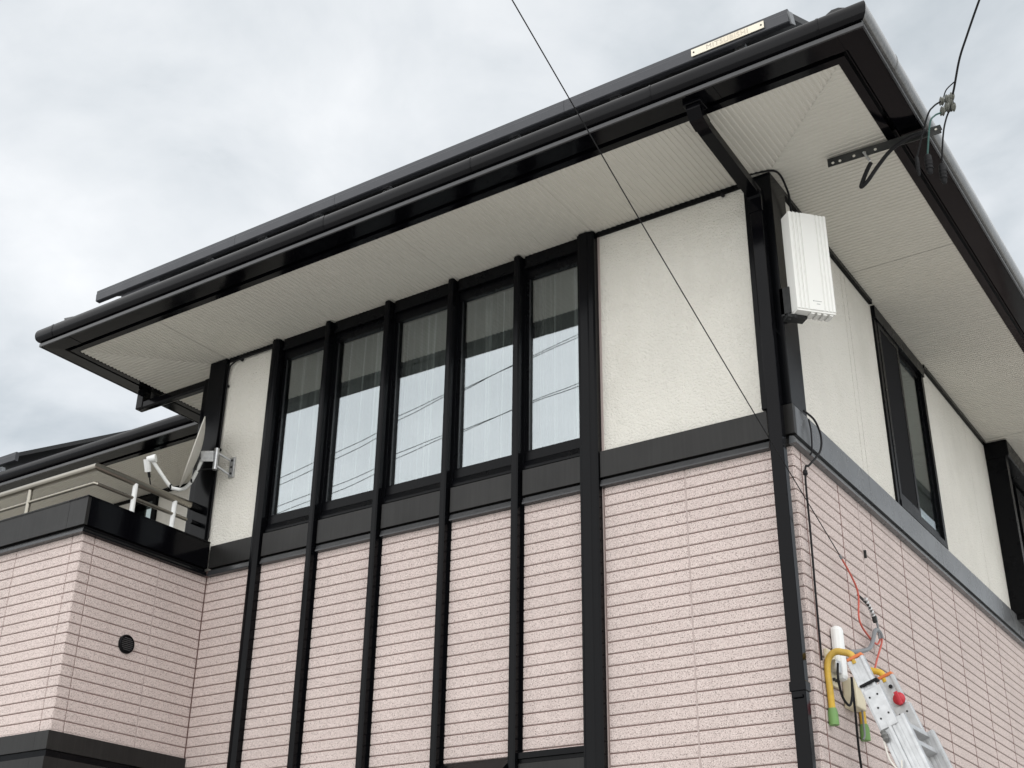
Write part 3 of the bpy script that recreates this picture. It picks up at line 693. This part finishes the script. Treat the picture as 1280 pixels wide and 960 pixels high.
MB().tube([pix(lnb, .0, -.1), pix(lnb, .012, -.17), pix(lnb, .055, -.205), pix(dc, -.19, -.262), pix(dc, -.145, -.252), pix(dc, -.09, -.275), pix(dc, .0, -.215), pix(dc, .03, -.15), pix(dc, .08, -.125), pix(mast, -.0, -.075)], .0045, 8, smooth=6).build('cable', 'cable', dish, smooth=True)
for q in (pix(dc, -.148, -.246), pix(dc, .0, -.205)): MB().lathe(q-cr_*.006, cr_, [(.018, 0), (.018, .012)], 10).build('cable_tie', 'cable', dish)

# ------------------------------------------------------------------ white radio unit at the corner
un = tag(empty('radio_unit', (-1.95, 5.78, 3.4)), 'white ribbed box unit bracketed to the corner pillar under the eave', 'antenna unit')
wx = Vector((math.cos(R(47.3)), math.sin(R(47.3)), 0)); wn2 = Vector((wx.y, -wx.x, 0))     # width, outward normal
o0 = Vector((-2.010, 5.70, 3.397)); W, H, DP = .230, .613, .085
poly = [(0, -DP), (.004, -.004), (.010, 0)]
for g in (.030, .052, .074): poly += [(g-.011, 0), (g-.006, -.005), (g-.002, -.005), (g, 0)]
for g in (.158, .180, .202): poly += [(g, 0), (g+.002, -.005), (g+.006, -.005), (g+.011, 0)]
poly += [(W-.008, 0), (W-.002, -.004), (W, -DP)]
ps = lambda p, t: o0+wx*p[0]+wn2*p[1]+Vector((0, 0, t))
MB().prism(poly, ps, (0, H)).build('shell', 'boxwhite', un)
inset = [(.004+q[0]*(W-.008)/W, q[1]-.006) for q in [(0, -DP+.012), (0, 0), (W, 0), (W, -DP+.012)]]
MB().prism(inset, ps, (-.012, 0)).build('base_plate', 'boxwhite', un)
for k in range(4):
    a = .085+.036*k
    MB().prism([(a, -.075), (a, -.012), (a+.020, -.012), (a+.020, -.075)], ps, (-.021, -.011)).build('fin', 'boxwhite', un)
MB().prism([(.098, .0), (.098, .001), (.104, .001), (.104, 0)], ps, (.050, .056)).build('printed_mark', 'mark', un)
MB().prism([(.108, .0), (.108, .0008), (.148, .0008), (.148, 0)], ps, (.0518, .0542)).build('printed_mark', 'mark', un)
MB().prism([(.117, .0), (.117, .0008), (.137, .0008), (.137, 0)], ps, (.0345, .0375)).build('printed_mark', 'mark', un)
# bracket to the pillar
br = Vector((-2.105, 5.79, 3.44))
MB().box(-2.116, -2.098, 5.74, 5.83, 3.39, 3.56).box(-2.116, -2.06, 5.74, 5.76, 3.40, 3.56).build('bracket', 'darksteel', un)
MB().obox((-2.055, 5.775, 3.375), wx, wn2, (0, 0, 1), .055, .03, .010).build('bracket_arm', 'darksteel', un)
for q in ((-2.04, 5.745, 3.376), (-2.075, 5.74, 3.376)): MB().lathe(q, (0, 0, -1), [(.012, 0), (.012, .012), (.006, .02)], 8).build('bolt', 'darksteel', un)

# ------------------------------------------------------------------ service drop arm under the eave
arm_ = tag(empty('service_bracket', (-1.5, 5.83, 4.33)), 'dark perforated steel arm under the eave holding the service wires', 'bracket arm')
A, Bv = Vector((-1.79, 5.816, 4.315)), Vector((-1.165, 5.848, 4.315)); ad = (Bv-A).normalized(); an = Vector((-ad.y, ad.x, 0)); zc = Vector((0, 0, 1))
c = (A+Bv)/2; hl = (Bv-A).length/2
MB().obox(c, ad, an, zc, hl, .0025, .027).obox(c+an*.024+zc*.0265, ad, an, zc, hl, .022, .0025).build('angle_bar', 'darksteel', arm_)
for s_ in (.03, .07, .15, .21, .27): MB().lathe(A+ad*s_-an*.003-zc*(.006 if s_ > .1 else .010), -an, [(.008, 0), (.008, .0012)], 12).build('hole', 'paper' if False else 'soffit', arm_)
for s_ in (.025, .065): MB().lathe(Bv-ad*s_-an*.003+zc*.004, -an, [(.007, 0), (.007, .0012)], 12).build('hole', 'soffit', arm_)
MB().prism([(.19, -.03), (.20, -.115), (.30, -.075), (.335, -.02)], lambda p, t: A+ad*p[0]+an*(.03+t)+zc*(p[1]*.35+.028), (0, .004)).build('mounting_plate', 'soffit', arm_)
MB().tube([A+ad*.205-an*.01+zc*(-.005), A+ad*.235-an*.012-zc*.075], .007, 8).build('clip', 'steel', arm_)
for k in range(3):
    o_ = Vector((0, -.012-.007*k, -.006*k))
    tag(MB().tube([o_+p for p in (A+ad*.56-zc*.0, A+ad*.46-zc*.005, A+ad*.36-zc*.045, A+ad*.28-zc*.12, A+ad*.21-zc*.20, A+ad*.175-zc*.225, A+ad*.18-zc*.20, A+ad*.215-zc*.13, A+ad*.24-zc*.09)], .0105, 8, smooth=6).build('service_cable', 'cable', smooth=True),
        ('outermost', 'middle', 'innermost')[2-k]+' of the black service cables looped under the steel arm', 'cable', 'service cables on the steel arm')
ins = Vector((-1.072, 5.70, 4.345))
iso = tag(empty('insulator_cluster', ins), 'cluster of small grey insulators on the service wire by the eave', 'insulator')
for q, sc2 in (((-.034, 0, .030), 1.3), ((-.038, 0, -.034), 1.4), ((-.006, .005, .036), 1.3), ((.022, -.01, .028), 1.3), ((.004, 0, .0), 1.6), ((.018, 0, -.032), 1.3), ((-.014, 0, -.02), 1.4)):
    MB().lathe(ins+Vector(q)-cr_*.012, cr_, [(.010*sc2, 0), (.019*sc2, .004), (.013*sc2, .010), (.019*sc2, .016), (.010*sc2, .022)], 14).build('insulator', 'porcelain', iso, smooth=True)
MB().tube([ins+Vector((.015, 0, .05)), ins+Vector((.02, 0, -.04)), ins+Vector((-.01, 0, -.05))], .006, 8).build('shackle', 'darksteel', iso)
def wire(name, pts, r, label, cat='wire', m='cable', group=None, smooth=8, seg=8):
    return tag(MB().tube(pts, r, seg, smooth=smooth).build(name, m, smooth=True), label, cat, group)
wire('service_wire', [ins+Vector((.014, 0, .03)), (-1.030, 5.66, 4.390), (-.962, 5.58, 4.502), (-.894, 5.52, 4.585), (-.784, 5.42, 4.700), (-.60, 5.25, 4.87), (-.2, 4.88, 5.24), (1.9, 2.9, 7.2)], .0058, 'thick twisted service wire rising from the insulators to the upper right')
wire('service_wire', [ins+Vector((-.026, 0, .04)), ins+Vector((.0, -.01, .085)), (-1.010, 5.638, 4.424)], .0035, 'short thin tie wire between insulators and the thick service wire')
conn = []
for k, (top, mid, low, mm, lab) in enumerate((
        ((-.045, .01), (-.13, -.08), (-.185, -.295), 'cable', 'thin dark wire drooping from the insulators to the innermost connector'),
        ((-.045, -.05), (-.115, -.115), (-.128, -.285), 'greenwire', 'green wire drooping from the insulators to the middle connector'),
        ((.004, -.03), (-.045, -.17), (-.054, -.335), 'cable', 'dark wire hanging from the insulators to the outermost connector'))):
    t_, m_p, l_ = pix(ins, *top), pix(ins, *mid, -.04), pix(ins, *low, -.04)
    wire('jumper_wire', [t_, t_*.5+m_p*.5+Vector((0, 0, .018)), m_p, l_], .0048, lab, m=mm)
    sl = tag(empty('wire_connector', l_), ('slim grey wire connector nearest the soffit', 'fat black wire connector between two others', 'black wire connector farthest out below the gutter')[k], 'connector', 'wire connectors under the steel arm')
    rr = (.010, .019, .018)[k]
    MB().tube([l_+Vector((0, 0, .01)), l_+Vector((0, 0, -.03)), l_+Vector((0, 0, -.075)), l_+Vector((0, 0, -.115))], [rr*.45, rr, rr*1.05, rr, rr*.8, rr*.4], 10, smooth=3).build('sleeve', 'cable', sl, smooth=True)
    for j in range(3): MB().lathe(l_+Vector((0, 0, -.04-.022*j)), (0, 0, 1), [(rr*1.12, 0), (rr*1.15, .006), (rr*1.0, .010)], 10).build('tape_wrap', 'cable', sl)

# ------------------------------------------------------------------ telephone wire across the front, down to the side wall
an_ = Vector((-2.095, 6.195, 2.178)); far_ = Vector((-2.031, 3.0, 3.416))
dd = far_-an_
wire('drop_wire', [an_, an_+dd*.35+Vector((0, 0, -.022)), an_+dd*.7+Vector((0, 0, -.028)), far_+Vector((0, 0, -.012)), an_+dd*2.2+Vector((0, 0, .05)), an_+dd*5+Vector((0, 0, .6))], .0027, 'thin black wire crossing the sky and stucco to the side wall')
tag(MB().tube([an_, an_-dd.normalized()*.035], [.006, .011, .010, .007], 8, smooth=0).build('wire_knot', 'greytube', smooth=True), 'small grey joint where the thin wire meets the red lead', 'wire joint')
wire('red_lead', [an_, (-2.105, 6.37, 2.12), (-2.11, 6.475, 2.045), (-2.115, 6.46, 1.90), (-2.115, 6.57, 1.842), (-2.112, 6.70, 1.822), (-2.110, 6.775, 1.872), (-2.109, 6.775, 1.845), (-2.108, 6.65, 1.72), (-2.09, 6.505, 1.605)], .0052, 'red lead looping down the pink side wall to the ladder', m='red')
tc_ = tag(empty('tension_clamp', (-2.10, 6.6, 2.0)), 'grey spring tension clamp hooked on the pink side wall', 'clamp')
MB().tube([(-2.13, 6.525, 2.055), (-2.10, 6.58, 2.01), (-2.10, 6.64, 1.985)], .007, 8, smooth=4).build('hook', 'darksteel', tc_, smooth=True)
for k in range(6):
    p = Vector((-2.10, 6.55+.02*k, 2.035-.0125*k)); MB().lathe(p, (0, 1, -.62), [(.009, 0), (.013, .006), (.009, .012)], 10).build('coil', 'steel', tc_)
MB().tube([(-2.10, 6.655, 1.975), (-2.10, 6.68, 1.935)], .012, 8).build('buckle', 'darksteel', tc_)
MB().tube([(-2.10, 6.70, 1.975), (-2.10, 6.715, 1.905), (-2.10, 6.72, 1.855)], .006, 8).build('rod', 'greytube', tc_)
wire('grey_conduit', [(-2.105, 6.21, 1.668), (-2.10, 6.36, 1.705), (-2.10, 6.52, 1.755), (-2.10, 6.60, 1.815), (-2.10, 6.66, 1.885), (-2.10, 6.73, 1.895), (-2.10, 6.76, 1.87)], .0115, 'grey flexible tube curving from the clamp to the cream box', 'conduit', 'greytube')
wire('wall_cable', [(-2.105, 5.905, 2.893), (-2.085, 6.00, 2.87), (-2.08, 6.06, 2.80), (-2.082, 6.03, 2.70), (-2.10, 5.90, 2.58), (-2.118, 5.872, 2.53), (-2.12, 5.868, 2.2), (-2.12, 5.855, 1.85), (-2.12, 5.85, 1.55)], .0058, 'black cable tied below the belt course and hanging down the corner tiles', 'cable')
wire('wall_cable', [(-2.10, 5.955, 2.86), (-2.09, 5.945, 2.78), (-2.10, 5.955, 2.68), (-2.112, 5.95, 2.655)], .0045, 'short black cable end bowed over the side belt course', 'cable')
tag(MB().lathe((-2.118, 5.872, 2.515), (0, 0, 1), [(.008, 0), (.014, .006), (.012, .022), (.008, .03)], 8).build('cable_tie', 'cable'), 'small black cable tie on the corner cable', 'cable tie')
tag(MB().box(XR-.002, XR+.014, 6.755, 6.768, 2.33, 2.375).build('wall_hook', 'darksteel'), 'tiny dark hook stuck on the pink side wall', 'hook')
# cable clipped along the left pillar
wire('clipped_cable', [(-5.97, D-.018, ZS-.045), (-6.25, D-.018, ZS-.045), (-6.37, D-.016, 4.31), (-6.415, D-.012, 4.24), (-6.418, D-.010, 3.9), (-6.418, D-.010, 3.3), (-6.418, D-.010, 2.95)], .006, 'black cable clipped beside the far black corner pillar', 'cable')
for q in ((-6.29, 4.315), (-6.408, 4.13), (-6.408, 3.62)): tag(MB().lathe((q[0], D-.004, q[1]), (0, -1, 0), [(.012, 0), (.012, .014), (.006, .018)], 8).build('cable_clip', 'cable'), {4.315: 'small black clip at the top of the far stucco strip', 4.13: 'upper small black clip beside the far corner pillar', 3.62: 'lower small black clip beside the far corner pillar'}[q[1]], 'cable clip', 'cable clips beside the far pillar')
wire('eave_cable', [(-2.32, D-.02, 4.335), (-2.27, D-.045, 4.36), (-2.20, D-.055, 4.362), (-2.08, D-.02, 4.35), (-2.075, 5.92, 4.30), (-2.085, 5.97, 4.22), (-2.09, 5.98, 4.12)], .0065, 'black cable bent over the top of the near corner pillar', 'cable')
tag(MB().lathe((-2.42, D-.008, 4.318), (0, -1, 0), [(.012, 0), (.012, .016), (.006, .02)], 8).build('cable_clip', 'cable'), 'small black clip under the eave left of the downpipe', 'cable clip')

# ------------------------------------------------------------------ cream wiring box on the side wall
wb = tag(empty('wiring_box', (XR, 6.1, 1.35)), 'cream plastic wiring box on the pink wall behind the ladder hooks', 'junction box')
MB().box(XR, XR+.018, 5.955, 6.09, 1.46, 1.635, ch=.004).build('back_plate', 'offwhite', wb)
MB().box(XR+.001, XR+.055, 6.06, 6.135, 1.50, 1.775, ch=.022).build('conduit_cover', 'white', wb)
MB().box(XR+.001, XR+.07, 6.17, 6.30, 1.385, 1.53, ch=.006).build('lower_box', 'offwhite', wb)
MB().box(XR+.018, XR+.05, 5.985, 6.05, 1.52, 1.585, ch=.005).build('terminal', 'steel', wb)
for k in range(3): MB().lathe((XR+.018, 6.00+.03*k, 1.49), (1, 0, 0), [(.008, 0), (.008, .012), (.003, .014)], 8).build('screw', 'darksteel', wb)
wire('box_cable', [(-2.09, 5.985, 1.56), (-2.085, 5.955, 1.48), (-2.085, 5.99, 1.40), (-2.08, 6.06, 1.37), (-2.075, 6.10, 1.42), (-2.075, 6.12, 1.50)], .0062, 'black cable hanging in a loop from the cream wiring box', 'cable')
wire('hanging_cable', [(-2.075, 6.12, 1.52), (-2.085, 6.15, 1.35), (-2.10, 6.19, 1.15), (-2.10, 6.23, .9), (-2.10, 6.26, .5)], .0062, 'straight black cable hanging below the cream wiring box', 'cable')
wire('thin_lead', [(-2.09, 6.27, 1.39), (-2.10, 6.30, 1.33), (-2.095, 6.285, 1.27), (-2.10, 6.27, 1.245)], .005, 'short blue lead hanging from the lower cream box', 'cable', 'greytube')

# ------------------------------------------------------------------ extension ladder leaning on the side wall
ld = tag(empty('ladder', (-1.0, 6.2, GR)), 'aluminium extension ladder with yellow padded hooks leaning on the pink side wall', 'ladder')
ang = R(70.5); dn = Vector((math.cos(ang), 0, -math.sin(ang))); pp = Vector((math.sin(ang), 0, math.cos(ang)))     # down the stile, away from the wall
T0 = Vector((-2.022, 5.945, 1.545)); LEN = 3.3
def stile(p, a, b, w, th, off=0):
    mb = MB(); q = p+pp*(w/2+off)
    mb.obox(q+dn*((a+b)/2), dn, (0, 1, 0), pp, (b-a)/2, th*.30, w/2-.003, .002)
    for s_ in (-1, 1): mb.obox(q+dn*((a+b)/2)+pp*s_*(w/2-.008), dn, (0, 1, 0), pp, (b-a)/2, th/2, .008, .002)
    mb.obox(q+dn*((a+b)/2), dn, (0, 1, 0), pp, (b-a)/2, th*.38, .006, .001)
    return mb
FAR_Y = .435
for k, y in enumerate((0, FAR_Y)):
    p = T0+Vector((0, y, 0))
    stile(p, .0, LEN, .078, .030).build('stile', 'alu', ld)
    stile(p, .0, .135, .086, .036, -.004).build('stile_head', 'alu', ld)
    MB().obox(p+dn*(-.008)+pp*.040, dn, (0, 1, 0), pp, .008, .019, .040, .004).build('end_cap', 'orange', ld)
    stile(p, .33, LEN, .092, .040, .044).build('base_stile', 'alu', ld)
    MB().obox(p+dn*.26+pp*.050, dn, (0, 1, 0), pp, .10, .019, .044, .003).build('stile_bracket', 'alu', ld)
    for a, b in ((.20, .025), (.20, .065), (.26, .04), (.31, .03), (.30, .075)): MB().lathe(p+dn*a+pp*b+Vector((0, -.019, 0)), (0, -1, 0), [(.005, 0), (.005, .002), (.002, .003)], 8).build('rivet', 'darksteel', ld)
MB().obox(T0+dn*.135+pp*.05+Vector((0, -.004, 0)), dn, (0, 1, 0), pp, .006, .022, .046, .002).build('strap', 'cable', ld)
# red locking knob on the far stile
kp = T0+Vector((0, FAR_Y-.019, 0))+dn*.13+pp*.058
MB().lathe(kp, (0, -1, 0), [(.030, 0), (.032, .008), (.026, .016), (.012, .020)], 14).build('lock_knob', 'knob', ld, smooth=True)
MB().obox(kp+Vector((0, -.020, 0)), dn, (0, 1, 0), pp, .036, .006, .010, .004).build('lock_lever', 'knob', ld)
MB().lathe(T0+Vector((0, FAR_Y-.019, 0))+dn*.055+pp*.045, (0, -1, 0), [(.010, 0), (.010, .002)], 12).build('hole', 'cable', ld)
for a in (.345, .43, .75, 1.08, 1.41, 1.74): # rungs
    q = T0+dn*a+pp*(.085 if a < .5 else .06)
    MB().obox(q+Vector((0, FAR_Y/2, 0)), (0, 1, 0), dn, pp, FAR_Y/2-.015, .014, .022, .004).build('rung', 'alu', ld)
# hooks
for k, y in enumerate((-.0, FAR_Y)):
    b = Vector((0, y, 0)); t = T0+b
    pts = [t+pp*.03+dn*.02, t+pp*.028-dn*.03, t+Vector((-.022, 0, .055)), t+Vector((-.062, 0, .062)), t+Vector((-.096, 0, .035)), t+Vector((-.108, 0, -.02)), t+Vector((-.106, 0, -.10)), t+Vector((-.104, 0, -.215))]
    MB().tube(pts, .0165, 12, smooth=6).build('hook', 'yellow', ld, smooth=True)
    MB().tube([t+Vector((-.104, 0, -.205)), t+Vector((-.103, 0, -.225)), t+Vector((-.102, 0, -.285))], [.019, .023, .024, .025], 14).build('hook_tip', 'green', ld, smooth=True)
for k in range(26):
    a = random.uniform(0, 6.28); q = T0+dn*.395+pp*.0+Vector((-.012, -.02, 0))
MB().lathe(T0+dn*.36+pp*.012+Vector((0, -.024, 0)), dn, [(.005, 0), (.014, .008), (.011, .016), (.018, .026), (.013, .036), (.016, .046), (.006, .06)], 9).build('rope_knot', 'sack', ld, smooth=True)
wire('rope', [T0+dn*.40+pp*.0+Vector((0, -.026, 0)), T0+dn*.50+pp*(-.012)+Vector((0, -.03, 0)), T0+dn*.56+pp*.012+Vector((0, -.03, 0)), T0+dn*.52+pp*.035+Vector((0, -.026, 0))], .004, 'pale rope end hanging from the ladder stile', 'rope', 'dish')

# ------------------------------------------------------------------ overhead street wires behind the viewer, seen mirrored in the windows
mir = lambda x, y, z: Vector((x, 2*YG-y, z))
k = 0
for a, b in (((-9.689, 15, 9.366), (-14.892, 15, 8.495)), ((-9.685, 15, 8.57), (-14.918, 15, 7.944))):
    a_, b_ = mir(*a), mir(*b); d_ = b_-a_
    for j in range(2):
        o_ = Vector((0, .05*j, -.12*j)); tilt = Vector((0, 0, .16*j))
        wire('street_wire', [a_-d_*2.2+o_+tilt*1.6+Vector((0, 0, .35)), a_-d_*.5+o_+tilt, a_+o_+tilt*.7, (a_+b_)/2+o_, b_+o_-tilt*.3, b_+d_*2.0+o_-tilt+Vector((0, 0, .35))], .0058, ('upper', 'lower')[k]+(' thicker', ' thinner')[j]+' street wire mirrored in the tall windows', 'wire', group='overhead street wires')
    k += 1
